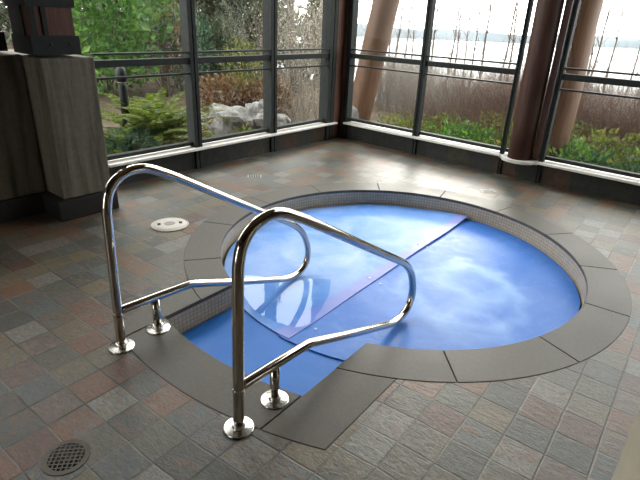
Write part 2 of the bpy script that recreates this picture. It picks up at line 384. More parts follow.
coping(strip(NL, NR, AI, AO, 24))         # front stone under the rails
# bedding under the stones
b = MB(); o1, o2 = outline(RI+.005, AI+.005, NL+.005, NR-.005), hole; nn = len(o1)
vs = [p+V(0,0,-.004) for p in o1] + [p+V(0,0,-.004) for p in o2]
b.add(vs, [(k, nn+k, nn+(k+1) % nn, (k+1) % nn) for k in range(nn)])
b.add([p+V(0,0,-TH-.002) for p in o1]+[p+V(0,0,-TH-.002) for p in o2], [(k, (k+1) % nn, nn+(k+1) % nn, nn+k) for k in range(nn)])
b.build('bedding', M['grout'], pool)
# mosaic band: vertical wall under the coping, set back a little
o1 = outline(RI+.006, AI+.006, NL+.006, NR-.006, 72, 16); b = MB(); L = 0; m = len(o1)
for k in range(m):
    p, q = o1[k], o1[(k+1) % m]; d = np.linalg.norm(q-p)
    b.add([p+V(0,0,-.022), q+V(0,0,-.022), q+V(0,0,-.62), p+V(0,0,-.62)], [(0,3,2,1)], [[(L,.59),(L,0),(L+d,0),(L+d,.59)]]); L += d
b.build('mosaic_band', M['mosaic'], pool)
b = MB(); b.prism(outline(RI+.013, AI+.013, NL+.013, NR-.013), -.62, -.6); b.build('basin', M['plaster'], pool)
# covers: two half discs of blue vinyl
def half_cover(side, zfun, rr, seam):
    """side +1 = left of the axis; grid in (distance from seam, along axis)"""
    na, nb = 30, 64; top = []
    for i in range(na):
        for j in range(nb):
            s_ = i/(na-1); tt = -1 + 2*j/(nb-1)
            # map half disc: row width shrinks toward the rim
            y = seam*0 + s_**.9*rr; w = math.sqrt(max(rr*rr - y*y, 1e-6)); x = tt*w
            p = PC + u*x + n*side*y
            if i == 0: p = p - n*side*seam
            elif i == 1: p = p - n*side*seam*.35
            top.append(p + V(0,0,zfun(x, y*side)))
    top = np.array(top); k = na*nb; bot = top - V(0,0,.006)
    f = []
    for i in range(na-1):
        for j in range(nb-1):
            a = i*nb+j; qd = (a, a+1, a+nb+1, a+nb) if side > 0 else (a, a+nb, a+nb+1, a+1)
            f.append(qd); f.append(tuple(x+k for x in qd[::-1]))
    rim = [j for j in range(nb)] + [i*nb+nb-1 for i in range(1, na)] + [(na-1)*nb+j for j in range(nb-2,-1,-1)] + [i*nb for i in range(na-2,0,-1)]
    for x, y in zip(rim, rim[1:]+rim[:1]):
        qd = (y, x, x+k, y+k) if side > 0 else (x, y, y+k, x+k)
        f.append(qd)
    b = MB(); nf = len(rim); b.add(np.concatenate([top, bot]), f[:-nf], smooth=True); b.add(np.concatenate([top, bot]), f[-nf:]); return b
def sm(a, b, x): t_ = min(max((x-a)/(b-a), 0), 1); return t_*t_*(3-2*t_)
def z_right(x, y): return -.152 + .004*math.sin(3.1*x+1.) * math.cos(2.7*y) + .003*math.sin(7*x+2*y)
def z_left(x, y):
    z = -.146 + .005*math.sin(2.6*x)*math.cos(3.1*y+.4) + .003*math.sin(6*x-5*y)
    dx, dy = x+1.02, y-.12; z -= .012*math.exp(-(dx*dx/.10+dy*dy/.12))          # sag that holds the puddle
    z += .008*(1-sm(0,.10,y))*(.45+.55*sm(-1.4,.2,x)) + .02*sm(1.0,1.35,x)*(1-sm(0,.45,y))    # edge lifted over the other half
    return z
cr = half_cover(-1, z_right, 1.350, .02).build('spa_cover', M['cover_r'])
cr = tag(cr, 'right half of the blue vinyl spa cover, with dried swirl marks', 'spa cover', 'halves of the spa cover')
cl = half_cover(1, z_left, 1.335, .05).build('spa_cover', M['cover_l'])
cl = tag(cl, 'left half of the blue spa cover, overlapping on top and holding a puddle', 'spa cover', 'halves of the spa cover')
# third piece of vinyl closing the step bay, lying a little lower than the discs
b = MB(); bay = []
ni, nj = 26, 20
for i in range(ni):
    for j in range(nj):
        v_ = (NR+.006) + (NL-NR-.012)*j/(nj-1); r_ = (AI-.004) + (1.22-AI)*i/(ni-1); p = side_pt(AI-.004, v_)*(1-i/(ni-1)) + side_pt(1.22, v_)*(i/(ni-1))
        d = p-PC; bay.append(p + V(0,0,-.159+.002*math.sin(5*(d@u))*math.cos(4*(d@n)+1)))
b.add(bay, [(i*nj+j, i*nj+j+1, (i+1)*nj+j+1, (i+1)*nj+j) for i in range(ni-1) for j in range(nj-1)], smooth=True)
cb = b.build('spa_cover', M['cover_b']); so_ = cb.modifiers.new('Solidify', 'SOLIDIFY'); so_.thickness = .010; so_.offset = -1
if cb.data.polygons[0].normal.z < 0: cb.data.flip_normals()
tag(cb, 'small plain blue piece of spa cover filling the step bay between the rails', 'spa cover')
def grommet(p, z, par):
    MB().lathe(V(p[0],p[1],z), [(.004,.001),(.009,.001),(.009,.003),(.006,.0045),(.004,.0035)], 16).build('snap_button', M['white'], par)
def zl(p): d = V(p[0],p[1],0)-PC; return z_left(d@u, d@n)
def zr(p): d = V(p[0],p[1],0)-PC; return z_right(d@u, d@n)
for p in ((.379,3.267),(.843,3.908),(-.004,2.58)): grommet(p, zl(p)+.002, cl)
for p in ((.454,3.195),(.914,3.871),(1.384,4.56)): grommet(p, zr(p), cr)
# puddle lying in the sag
pp = [V(x,y,0) for x, y in ((-.586,3.199),(-.53,3.03),(-.49,2.90),(-.442,2.809),(-.40,2.75),(-.348,2.696),(-.29,2.65),(-.225,2.61),(-.16,2.585),(-.099,2.575),(-.06,2.595),(-.028,2.641),(0,2.72),(.033,2.811),(.06,2.92),(.079,3.024),(.088,3.13),(.093,3.215),(.02,3.212),(-.06,3.204),(-.13,3.19),(-.204,3.178),(-.3,3.19),(-.411,3.205),(-.5,3.215))]
rp = []
for k in range(len(pp)):
    a, c = pp[k], pp[(k+1) % len(pp)]
    for s_ in (0, .5): rp.append(a*(1-s_)+c*s_ + V(rng.normal(0,.003), rng.normal(0,.003), 0))
b = MB(); b.add([p+V(0,0,-.136) for p in rp], [tuple(range(len(rp)))])
tag(b.build('rain_puddle', M['puddle']), 'shallow puddle reflecting sky and rail on the left cover half', 'puddle')

# ------------------------------------------------------------------ grab rails
def catmull(P, k=7):
    P = [V(*p) for p in P]; P = [2*P[0]-P[1]] + P + [2*P[-1]-P[-2]]; out = []
    for i in range(1, len(P)-2):
        for s_ in np.arange(k)/k:
            a, b_, c, d = P[i-1:i+3]
            out.append(.5*((2*b_) + (c-a)*s_ + (2*a-5*b_+4*c-d)*s_**2 + (3*b_-a-3*c+d)*s_**3))
    out.append(P[-2]); return out
prof = [(0,.012),(.006,.25),(.014,.5),(.02,.70),(.028,.78),(.050,.842),(.095,.889),(.155,.911),(.215,.914),(.27,.901),(.33,.873),(.44,.815),(.74,.64),(1.04,.465),(1.30,.315),(1.40,.245),(1.465,.175),(1.505,.095),(1.522,.02),(1.512,-.045),(1.478,-.092),(1.42,-.115),(1.34,-.118),(1.25,-.100),(1.114,-.052),(.80,.060),(.56,.150),(.51,.168),(.48,.179),(.45,.1855),(.41,.189),(.30,.197),(.15,.2065),(.012,.215)]
def flange(par, x):
    return MB().lathe((x,0,0), [(.0645,0.001),(.0652,.0065),(.0652,.0066),(.0625,.0090),(.0622,.0091),(.0302,.0112),(.030,.0113),(.0285,.0135),(.0283,.031),(.0282,.0311),(.0245,.0318)], 36).build('flange', M['satin'], par)
rail = empty('grab_rail', (0,0,0), 'left stainless steel grab rail, farther from the camera, by the stone pier', 'grab rail', 'grab rails at the step bay')
MB().tube([(x,0,z) for x, z in [tuple(p) for p in catmull(prof, 6)]], .0235, 20).build('bent_tube', M['steel'], rail)
MB().tube([(.222,0,.012),(.222,0,.10),(.222,0,.195)], .0225, 20).build('support_post', M['steel'], rail)
MB().lathe((.0045,0,.20), [(.0235,-.012),(.0250,-.010),(.0250,.010),(.0235,.012)], 24).build('collar', M['steel'], rail)
flange(rail, 0); flange(rail, .222)
rail.location = (-1.005,2.121,.0); rail.rotation_euler = (0,0,R(52.83))
rail2 = copy_tree(rail, (-.309,1.600,.0), label='right stainless steel grab rail, nearest the camera, crossing in front of the pool')

# ------------------------------------------------------------------ drains and lids in the floor
sk = empty('skimmer_lid', (-1.239,3.771,0), 'round cream plastic skimmer lid set in the tiles by the left rail', 'lid')
MB().lathe((-1.239,3.771,0), [(.150,.001),(.150,.008),(.141,.012),(.141,.008),(.135,.008),(.132,.013),(.08,.0155),(.01,.016)], 40).build('cover_disc', M['lid'], sk)
for a in (20, 200):
    d = V(math.cos(R(a)), math.sin(R(a)), 0); e_ = V(-d[1], d[0], 0)
    MB().box(V(-1.239,3.771,.0148)+d*.085, d, e_, -.013,.013,-.022,.022, 0,.002).build('finger_slot', M['dark'], sk)
MB().lathe((-1.239,3.771,.0155), [(.045,0),(.042,.002),(.025,.002),(.02,.001)], 20).build('embossed_badge', M['greylid'], sk)
dr = empty('floor_drain', (-.952,1.412,0), 'round metal floor drain grate near the bottom left corner', 'floor drain')
b = MB(); c_ = V(-.952,1.412,0); b.lathe(c_, [(.088,.0005),(.088,.003),(.068,.003),(.066,.0006)], 36, False, False); b.build('rim', M['grate'], dr)
MB().lathe(c_, [(.067,.0005),(.01,.0006)], 36).build('sump', M['dark'], dr)
b = MB(); dd, ee = V(math.cos(ya+R(45)), math.sin(ya+R(45)), 0), V(-math.sin(ya+R(45)), math.cos(ya+R(45)), 0)
for k in range(-3, 4):
    o_ = k*.0178; h_ = math.sqrt(max(.067**2-o_**2, 0))
    b.box(c_, dd, ee, -h_, h_, o_-.0026, o_+.0026, .0008, .0026); b.box(c_, ee, dd, -h_, h_, o_-.0026, o_+.0026, .0008, .0024)
b.build('grate_bars', M['grate'], dr)
def slot_drain(c, label):
    d = empty('slot_drain', c, label, 'floor drain', 'small slot drains near the windows'); a, e_ = V(math.cos(R(8)), math.sin(R(8)), 0), V(-math.sin(R(8)), math.cos(R(8)), 0)
    MB().box(c, a, e_, -.075,.075,-.05,.05,.0005,.004).build('plate', M['greylid'], d, bevel=.001)
    b = MB()
    for k in range(5): b.box(V(*c)+a*(-.05+k*.025), a, e_, -.007,.007,-.038,.038,.0042,.0048)
    b.build('slots', M['dark'], d)
slot_drain((-.743,5.222,0), 'small slotted drain in the tiles at the left window wall')
slot_drain((1.755,5.05,0), 'small slotted drain in the tiles before the right window wall')

# ------------------------------------------------------------------ window walls
def PL(s_, off=0, z=0): return Kc + dL*s_ + nL*off + V(0,0,z)
def PR(s_, off=0, z=0): return Kc + dR*s_ + nR*off + V(0,0,z)
Z0 = V(0,0,0)
def curb(name, o_, ax, ay, x0, x1, label):
    b = MB(); b.box(o_, ax, ay, x0, x1, -.26, 0, -.5, .2)
    a, c = o_+ax*x0, o_+ax*x1; b2 = MB(); L = x1-x0
    vs = [a+ay*.012, c+ay*.012, c+ay*.012+V(0,0,.2), a+ay*.012+V(0,0,.2), a-ay*.02, c-ay*.02, c-ay*.02+V(0,0,.2), a-ay*.02+V(0,0,.2)]
    f = [(0,1,2,3),(3,2,6,7),(0,3,7,4),(1,5,6,2)]
    if np.cross(ax, ay)[2] > 0: f = [x[::-1] for x in f]
    uvq = [[(0,0),(L,0),(L,.2),(0,.2)] if len(x) else None for x in f]
    if np.cross(ax, ay)[2] > 0: uvq = [x[::-1] for x in uvq]
    o = b.build(name, M['inner']); tag(o, label, 'wall', kind='structure')
    b2.add(vs, f, uvq); b2.build('slate_facing', M['clad'], o); return o
curb('wall_left', Kc, dL, nL, -3.62, .0, 'low slate faced curb under the left windows')
curb('wall_right', Kc, dR, nR, 0., 8.5, 'low slate faced curb under the right windows')
sl = MB(); sl.box(Kc, dL, nL, -3.62, -.14, -.26, .075, .214, .242); tag(sl.build('trim_1', M['sill'], bevel=.006), 'pale stone window sill along the left wall', 'sill', kind='structure')
sr = MB(); sr.box(Kc, dR, nR, .12, 2.50, -.26, .075, .214, .242); tag(sr.build('trim_2', M['sill'], bevel=.006), 'pale stone window sill along the right wall, corner side', 'sill', kind='structure')
sr = MB(); sr.box(Kc, dR, nR, 2.94, 8.5, -.26, .075, .214, .242); tag(sr.build('trim_3', M['sill'], bevel=.006), 'pale stone window sill along the right wall beyond the log post', 'sill', kind='structure')
# pier pad under the log post
b = MB(); pad = [PR(2.50,-.26), PR(2.50,.075)] + [PR(2.72 + .19*math.cos(a), .075+.13*math.sin(a)) for a in np.linspace(math.pi, 0, 14)] + [PR(2.94,.075), PR(2.94,-.26)]
b.prism(pad, .202, .24); tag(b.build('trim_4', M['sill'], bevel=.008), 'rounded pale stone pad under the red log post', 'sill', kind='structure')
GT = 5.0
class Idx: k = 0
def mullion(P, ax, ay, s_, w, dep, label, inn=.035):
    Idx.k += 1; o = P(s_)
    b = MB(); b.box(o, ax, ay, -w/2, -.006, inn-dep, inn, .0, GT); b.box(o, ax, ay, .006, w/2, inn-dep, inn, .0, GT); b.box(o, ax, ay, -.006, .006, inn-dep+.01, inn-.012, .0, GT)
    ob = b.build('trim_%d' % (10+Idx.k), M['alu'], bevel=.003); tag(ob, label, 'mullion', kind='structure')
mullion(PL, dL, nL, -2.55, .095, .13, 'grey metal mullion, first right of the stone pier')
mullion(PL, dL, nL, -1.385, .100, .15, 'grey metal mullion in the middle of the left window wall')
mullion(PL, dL, nL, -.27, .14, .16, 'grey metal mullion left of the corner post')
mullion(PR, dR, nR, .115, .075, .12, 'grey metal mullion right of the corner post')
mullion(PR, dR, nR, 1.31, .075, .085, 'grey metal mullion in the middle of the right window wall')
mullion(PR, dR, nR, 2.50, .045, .05, 'thin grey metal mullion left of the red log post')
mullion(PR, dR, nR, 2.955, .05, .07, 'thin grey metal mullion right of the red log post')
for s_ in (4.15, 5.35): mullion(PR, dR, nR, s_, .075, .085, 'grey metal mullion right of the picture in the right window wall')
b = MB(); b.box(Kc, dL, nL, -.19, -.03, -.16, .03, 0, GT); b.box(Kc, dR, nR, -.02, .07, -.15, .02, 0, GT)
tag(b.build('trim_5', M['red_wood'], bevel=.004), 'dark red timber post in the window corner', 'post', kind='structure')
Idx.w = 0
def window(P, ax, ay, s0, s1, label, bars=True):
    Idx.w += 1; w = empty('window_%d' % Idx.w, P((s0+s1)/2, 0, .25), label, 'window', kind='structure')
    o = P(0)
    MB().box(o, ax, ay, s0, s1, -.045, -.037, .30, GT).build('pane', M['glass'], w)
    MB().box(o, ax, ay, s0, s1, -.075, -.01, .262, .302).build('bottom_rail', M['alu'], w, bevel=.004)
    if bars:
        MB().box(o, ax, ay, s0, s1, -.07, .015, 1.117, 1.178).build('main_rail', M['alu'], w, bevel=.004)
        MB().box(o, ax, ay, s0, s1, -.035, .03, 1.222, 1.240).build('upper_bar', M['alu'], w, bevel=.003)
        MB().box(o, ax, ay, s0, s1, -.03, .02, 1.012, 1.030).build('lower_bar', M['alu'], w, bevel=.003)
window(PL, dL, nL, -3.62, -2.597, 'left wall window with ferns and a green bush outside, beside the stone pier')
window(PL, dL, nL, -2.503, -1.435, 'left wall window looking on grey boulders and conifers')
window(PL, dL, nL, -1.335, -.34, 'left wall window looking on bare shrubs, next to the corner')
window(PR, dR, nR, .152, 1.272, 'right wall window with the leaning log outside, next to the corner')
window(PR, dR, nR, 1.348, 2.478, 'right wall window between the middle mullion and the red log post')
window(PR, dR, nR, 2.522, 2.93, 'narrow window behind the red log post', bars=False)
window(PR, dR, nR, 2.98, 4.112, 'right wall window at the right edge with green undergrowth outside')
window(PR, dR, nR, 4.188, 5.312, 'window of the right wall right of the picture')
b = MB(); b.box(Kc, dR, nR, 5.39, 10.5, -.26, -.005, .24, GT); tag(b.build('wall_light_block', M['inner']), 'unseen brown wall right of the picture, added to cut light past the last window', 'wall', kind='structure')  # unseen stretch made solid to cut light from the right
# head beam, ceiling, solid walls that close the room
b = MB(); b.box(Kc, dL, nL, -10.5, .16, -.2, .05, GT, GT+.3); tag(b.build('trim_6', M['red_wood']), 'timber head beam over the left windows', 'beam', kind='structure')
b = MB(); b.box(Kc, dR, nR, -.16, 10.5, -.2, .05, GT, GT+.3); tag(b.build('trim_7', M['red_wood']), 'timber head beam over the right windows', 'beam', kind='structure')
b = MB(); b.prism([Kc + dL*.6 - dR*.6, Kc - dL*11 - dR*.6, Kc - dL*11 + dR*11, Kc + dL*.6 + dR*11], GT+.3, GT+.45)
tag(b.build('ceiling', M['ceil']), 'brown board ceiling over the spa deck', 'ceiling', kind='structure')
b = MB(); b.box(Kc, dL, nL, -10.5, -5.75, -.3, 0, -.5, GT); tag(b.build('wall_side', M['inner']), 'brown side wall left of the stone pier', 'wall', kind='structure')
b = MB(); b.box(Kc - dL*10.5, dR, dL, 2.3, 10.5, -.3, 0, -.5, GT+.3); b.box(Kc - dL*10.5, dR, dL, 0, .8, -.3, 0, -.5, GT+.3); b.box(Kc - dL*10.5, dR, dL, .8, 2.3, -.3, 0, 3.0, GT+.3); b.box(Kc - dL*10.5, dR, dL, .8, 2.3, -.3, 0, -.5, .2); tag(b.build('wall_back', M['inner']), 'brown wall behind the viewer', 'wall', kind='structure')  # opening added in this unseen wall to let fill light onto the pier

b = MB(); b.box(Kc + dR*10.5, dL, dR, -10.5, .2, 0, .3, -.5, GT+.3); tag(b.build('added_wall_far', M['inner']), 'unseen brown end wall right of the picture, added to darken the room', 'wall', kind='structure')  # unseen end wall, put in to darken the room
# ------------------------------------------------------------------ stone pier with timber post
A = V(-2.106,3.726,0); e1 = nL
pier = empty('stone_pier', (*(A + dL*.2 - e1*.4)[:2], 0), 'tall board marked concrete pier on a black slate plinth at the left edge', 'pier')
MB().box(A, dL, e1, .062, .472, -1.0, -.03, .17, 1.255).build('pedestal', M['concrete'], pier, bevel=.012)
MB().box(A, dL, e1, -1.3, .062, -1.0, -.335, .17, 1.262).build('pedestal', M['concrete'], pier, bevel=.012)
b = MB(); b.box(A, dL, e1, 0, .50, -1.0, 0, 0, .17); b.box(A, dL, e1, -1.3, 0, -1.0, -.305, 0, .17); b.build('plinth', M['plinth'], pier, bevel=.004)
def braced_post(s0, s1, e0, e1_, zb, label, lean=0):
    p = empty('timber_post', (*(A + dL*(s0+s1)/2 + e1*(e0+e1_)/2)[:2], zb), label, 'post', 'timber posts on the stone pier')
    MB().box(A, dL, e1, s0+.02, s1-.02, e0+.02, e1_-.012, zb+.03, GT+.2).build('timber', M['post'], p, bevel=.006)
    b = MB(); b.box(A, dL, e1, s0, s1, e0, e1_, zb+.02, zb+.155); b.build('steel_shoe', M['plate'], p, bevel=.003)
    MB().box(A, dL, e1, s0, s1, e0, e1_, zb+.345, zb+.50).build('steel_band', M['plate'], p, bevel=.003)
    for q in (s0+.02, s0+.10):
        MB().box(A, dL, e1, q, q+.035 if q < s0+.05 else q+.03, e1_-.012, e1_, zb+.15, zb+.35).build('steel_strap', M['plate'], p)
    MB().box(A, dL, e1, s0-.008, s0+.004, e0+.06, e1_-.08, zb+.15, zb+.35).build('steel_strap', M['plate'], p)
    for q in (.38, .78):
        c = A + dL*(s0+(s1-s0)*q) + e1*(e1_+.003) + V(0,0,zb+.095)
        MB().tube([c-e1*.006, c+e1*.008], .011, 8).build('bolt', M['plate'], p)
braced_post(.035, .385, -.40, -.045, 1.255, 'dark timber post in steel brackets on the front pedestal')
braced_post(-.62, .0, -.82, -.415, 1.262, 'dark timber post on the rear pedestal, cut by the left edge')
# concrete pier cut by the lower right corner, its light painted in
g0 = V(1.117,1.35,0)
an = R(165); fa, fb = V(math.cos(an), math.sin(an), 0), V(math.sin(an), -math.cos(an), 0)   # its left face looks toward the windows
b = MB(); b.box(g0, -fa, -fb, 0, .6, 0, .6, 0, 1.25)
tag(b.build('concrete_pier', M['concrete_lit'], bevel=.012), 'concrete pier painted in a lit tone, cut off by the lower right corner', 'pier')

# ------------------------------------------------------------------ log posts
def log(name, p0, p1, r0, r1, mat, label):
    o = empty(name, p0, label, 'log post', 'log posts along the right windows')
    P0, P1 = V(*p0), V(*p1); d = P1-P0; pts = [P0+d*s_ + V(rng.normal(0,.004), rng.normal(0,.004), 0) for s_ in np.linspace(0,1,14)]
    MB().tube(pts, np.linspace(r0, r1, 14), 28).build('log', mat, o); return o, d
q = PR(2.715, .03)
lg, _ = log('log_post', (q[0],q[1],.232), (q[0]-.02,q[1]+.02,GT+.2), .132, .125, M['logdark'], 'dark red brown log post standing on the right window sill')
MB().box(Kc, dR, nR, 2.85, 2.915, -.09, .02, .243, GT).build('nailing_strip', M['red_wood'], lg)
lg, d = log('log_post', (.40,8.25,-.6), (1.36,8.05,5.0), .205, .18, M['log'], 'leaning peeled log outside the first right window, next to the corner')
MB().lathe((.40,8.25,-.6), [(.27,0),(.27,.85),(.25,.92),(.20,.96)], 24).build('footing', M['rock'], lg)
lg, d = log('log_post', (2.93,6.42,-.6), (3.0,6.46,5.2), .19, .175, M['log'], 'peeled log outside the window just right of the dark log post')
MB().lathe((2.93,6.42,-.6), [(.25,0),(.25,.60),(.23,.68),(.19,.72)], 24).build('footing', M['rock'], lg)

# ------------------------------------------------------------------ garden
def terr(x, y):
    p = V(x,y,0)-Kc; a = -(p@nL); c = -(p@nR)
    h = -.40 + .13*min(max(a-.8,0), 14) + .02*math.sin(1.3*x)*math.cos(1.1*y)
    h -= .30*max(c-4.5, 0) * (1-.75*sm(-.5,6,a-c*1.2))
    return max(h, -15)
gv, gf = [], []
NA, NB = 90, 90
ga = np.concatenate([np.linspace(-14,16,60), np.linspace(17,120,30)])
for i, s_ in enumerate(ga):
    for j, tt in enumerate(ga):
        p = Kc + nL*-tt*1. + nR*-s_
        gv.append((p[0], p[1], terr(p[0], p[1]) if max(tt, s_) > .0 else -.55))
for i in range(len(ga)-1):
    for j in range(len(ga)-1):
        a = i*len(ga)+j; gf.append((a, a+1, a+len(ga)+1, a+len(ga)))
# flip if facing down
o = quads('terrain', M['soil'], gv, gf, smooth=True); o.name = 'garden_ground'
if o.data.polygons[0].normal.z < 0: o.data.flip_normals()
tag(o, 'bark covered garden slope outside the windows', 'ground', kind='structure')
b = MB(); b.add([V(-900,30,-14),V(1500,30,-14),V(1500,900,-14),V(-900,900,-14)], [(0,1,2,3)])
tag(b.build('lake', M['lake']), 'bright lake beyond the bare saplings', 'lake', kind='structure')
hv, hf = [], []; xs = np.linspace(-500, 1200, 220)
for x in xs:
    y = 560 + 40*math.sin(x*.006) - .12*x; hh = -14 + 5.5 + 2.5*math.sin(x*.013+1) + 1.8*math.sin(x*.041) + 1.2*rng.random() + .006*max(x,0)
    hv += [(x,y,-15),(x,y+12,hh),(x,y+220,hh+1)]
for k in range(len(xs)-1):
    for j in range(2): hf.append((k*3+j, (k+1)*3+j, (k+1)*3+j+1, k*3+j+1))
o = quads('far_shore', M['hill'], hv, hf, smooth=True); tag(o, 'low wooded shore across the lake', 'hills', kind='structure')

def leaves(centers, dirs, size, asp=.45, fold=.25):
    """folded pointed leaves: 6 verts, 2 quads each"""
    m = len(centers); size = np.broadcast_to(size, (m,))[:, None]
    d = dirs/np.maximum(np.linalg.norm(dirs, axis=1), 1e-6)[:, None]
    r = rng.normal(size=(m,3)); s_ = np.cross(d, r); s_ /= np.maximum(np.linalg.norm(s_, axis=1), 1e-6)[:, None]; nn_ = np.cross(s_, d)
    v = np.stack([centers, centers+d*size*.5, centers+d*size, centers+d*size*.45+s_*size*asp*.5+nn_*size*fold*.4, centers+d*size*.45-s_*size*asp*.5+nn_*size*fold*.4], 1)
    f = np.array([(0,3,2,1),(0,1,2,4)]); F = (np.arange(m)*5)[:, None, None] + f[None]
    return v.reshape(-1,3), F.reshape(-1,4)
def grow(b, p, d, length, r, depth, k=4, spread=.6, nchild=3, up_=.1, ends=None):
    m = 5; pts = [p]; dd = d/np.linalg.norm(d)
    for i in range(m):
        dd = dd + rng.normal(0,.10,3) + V(0,0,up_*.3); dd /= np.linalg.norm(dd); pts.append(pts[-1]+dd*length/m)
    b.tube(pts, np.linspace(r, r*.35, m+1), k, caps=False)
    if ends is not None: ends.append((pts[-1], dd)); ends.append((pts[3], dd))
    if depth > 0:
        for c in range(nchild):
            i = 1 + int((c+.6)*m/nchild*.9); i = min(i, m)
            q = rng.normal(0,1,3); q -= dd*(q@dd); q /= np.linalg.norm(q)
            grow(b, pts[i], dd*(1-spread*.4)+q*spread, length*(.45+.25*rng.random()), r*.5, depth-1, k, spread, nchild, up_, ends)
def ellipsoid(c, rad, m, inner=.55):
    q = rng.normal(size=(m,3)); q /= np.linalg.norm(q, axis=1)[:, None]; rr = (inner + (1-inner)*rng.random(m)**.6)
    bump = 1 + .22*np.sin(q[:,0]*6+q[:,2]*4)*np.cos(q[:,1]*5+1)
    return np.asarray(c) + q*np.asarray(rad)*(rr*bump)[:, None], q
def bush(name, p, rad, m, size, mat, label, cat='shrub', group=None, stems=6, asp=.5, lift=None):
    rx, ry, rz = rad; o = empty(name, p, label, cat, group)
    c, q = ellipsoid((p[0],p[1],p[2]+(lift if lift is not None else rz*.9)), rad, m)
    c = c[c[:,2] > p[2]-.05]; q = rng.normal(size=(len(c),3))*.8 + (c-np.array([p[0],p[1],p[2]+rz*.4]))/max(rad) + V(0,0,.15)
    v, f = leaves(c, q, size*(.6+.7*rng.random(len(c))), asp); quads('foliage', mat, v, f, o)
    b = MB()
    for k in range(stems):
        a = rng.random()*6.28; grow(b, V(*p)-V(0,0,.1), V(math.cos(a)*.4, math.sin(a)*.4, 1), rz*1.5, .012*max(1, rz), 1, 4, .6, 2)
    b.build('stems', M['bark'], o); return o
def twiggy(name, p, h, r, nst, mat, label, cat='shrub', group=None, buds=0, depth=2, budmat=None, rad=.006):
    o = empty(name, p, label, cat, group); b = MB(); ends = []
    for k in range(nst):
        a = rng.random()*6.28; s_ = rng.random()**.5
        grow(b, V(*p)+V(math.cos(a)*r*.4*s_, math.sin(a)*r*.4*s_, -.08), V(math.cos(a)*s_*r/h, math.sin(a)*s_*r/h, 1), h*(.6+.5*rng.random()), rad, depth, 3, .5, 3, .25, ends)
    b.build('stems', mat, o)
    if buds:
        P = np.array([e_[0] for e_ in ends]); D = np.array([e_[1] for e_ in ends]); idx = rng.integers(0, len(P), buds)
        c = P[idx] + rng.normal(0,.03,(buds,3)); v, f = leaves(c, D[idx]+rng.normal(0,.6,(buds,3)), .022*(.6+rng.random(buds)), .7); quads('buds', budmat or M['bud'], v, f, o)
    return o
def tz(x, y): return terr(x, y)
def G(s_, d, side='R'):   # ground point s along the wall, d outside it
    p = PR(s_, -d) if side == 'R' else PL(s_, -d)
    return (p[0], p[1], tz(p[0], p[1]))
# left of the picture
bush('broadleaf_bush', (-4.15,9.7,tz(-4.15,9.7)), (1.25,1.1,1.65), 5200, .15, M['green'], 'large leafy green bush at the top left behind the first window', lift=1.75)
def fern(p, nf, ln, mat, label, group=None, name='fern'):
    o = empty(name, p, label, 'fern', group); vs, fs, nv = [], [], 0; b = MB()
    for k in range(nf):
        a = k*2.399+rng.normal(0,.2); el = .6+.75*rng.random(); L = ln*(.7+.45*rng.random()); d = V(math.cos(a), math.sin(a), 0)
        T = np.linspace(0,1,18); pts = [V(*p)+d*(L*math.cos(el)*t_ + .18*L*t_*t_)+V(0,0,L*(math.sin(el)*t_-.42*t_*t_)) for t_ in T]
        b.tube(pts, np.linspace(.004,.001,18), 3, caps=False)
        c, dd, sz = [], [], []
        for i in range(2, 18):
            tg = pts[i]-pts[i-1]; tg /= np.linalg.norm(tg); sd = np.cross(tg, V(0,0,1)); sd /= max(np.linalg.norm(sd), 1e-6)
            for q_ in (0,.5):
                pos = pts[i-1]*(1-q_)+pts[i]*q_
                for sg in (-1,1): c.append(pos); dd.append(sd*sg+tg*.45+V(0,0,-.12)+rng.normal(0,.08,3)); sz.append(.15*L*(1.05-T[i])**.6*min(1, T[i]*4))
        v, f = leaves(np.array(c), np.array(dd), np.array(sz), .28, .1); vs.append(v); fs.append(f+nv); nv += len(v)
    quads('fronds', mat, np.concatenate(vs), np.concatenate(fs), o); b.build('stalks', mat, o); return o
fern((-2.50,7.25,-.2), 60, 1.3, M['fern'], 'big yellow green fern behind the first left window')
fern((-2.98,6.85,-.35), 34, 1.1, M['fern'], 'green fern in front of the black bollard light, close to the pier')
fern((-2.12,7.6,-.25), 22, .8, M['straw'], 'dry straw coloured fern right of the big green fern')
bush('juniper', (-2.55,6.45,-.45), (.42,.40,.34), 2600, .045, M['shrubdark'], 'low blue green juniper just outside the sill beside the pier', stems=3, asp=.2)
bush('juniper', (-2.15,6.75,-.45), (.34,.30,.22), 1400, .05, M['fern'], 'low yellow green juniper at the sill below the big fern', stems=3, asp=.25)
bush('pale_shrub', (-1.95,7.15,-.45), (.35,.3,.33), 700, .05, M['shrub'], 'small pale green shrub left of the first grey mullion', stems=5)
bl = empty('bollard_light', (-2.80,7.05,-.45), 'black bollard garden light with a domed cap beside the fern', 'bollard light')
MB().lathe((-2.80,7.05,-.45), [(.055,0),(.055,1.10),(.05,1.12)], 20).build('post', M['plate'], bl)
MB().lathe((-2.80,7.05,.70), [(.05,0),(.068,.01),(.074,.09),(.068,.14),(.05,.185),(.025,.205),(.005,.21)], 24).build('cap', M['plate'], bl)
MB().lathe((-2.80,7.05,.69), [(.048,0),(.058,.004),(.058,.012),(.048,.016)], 20).build('lens_ring', M['greylid'], bl)
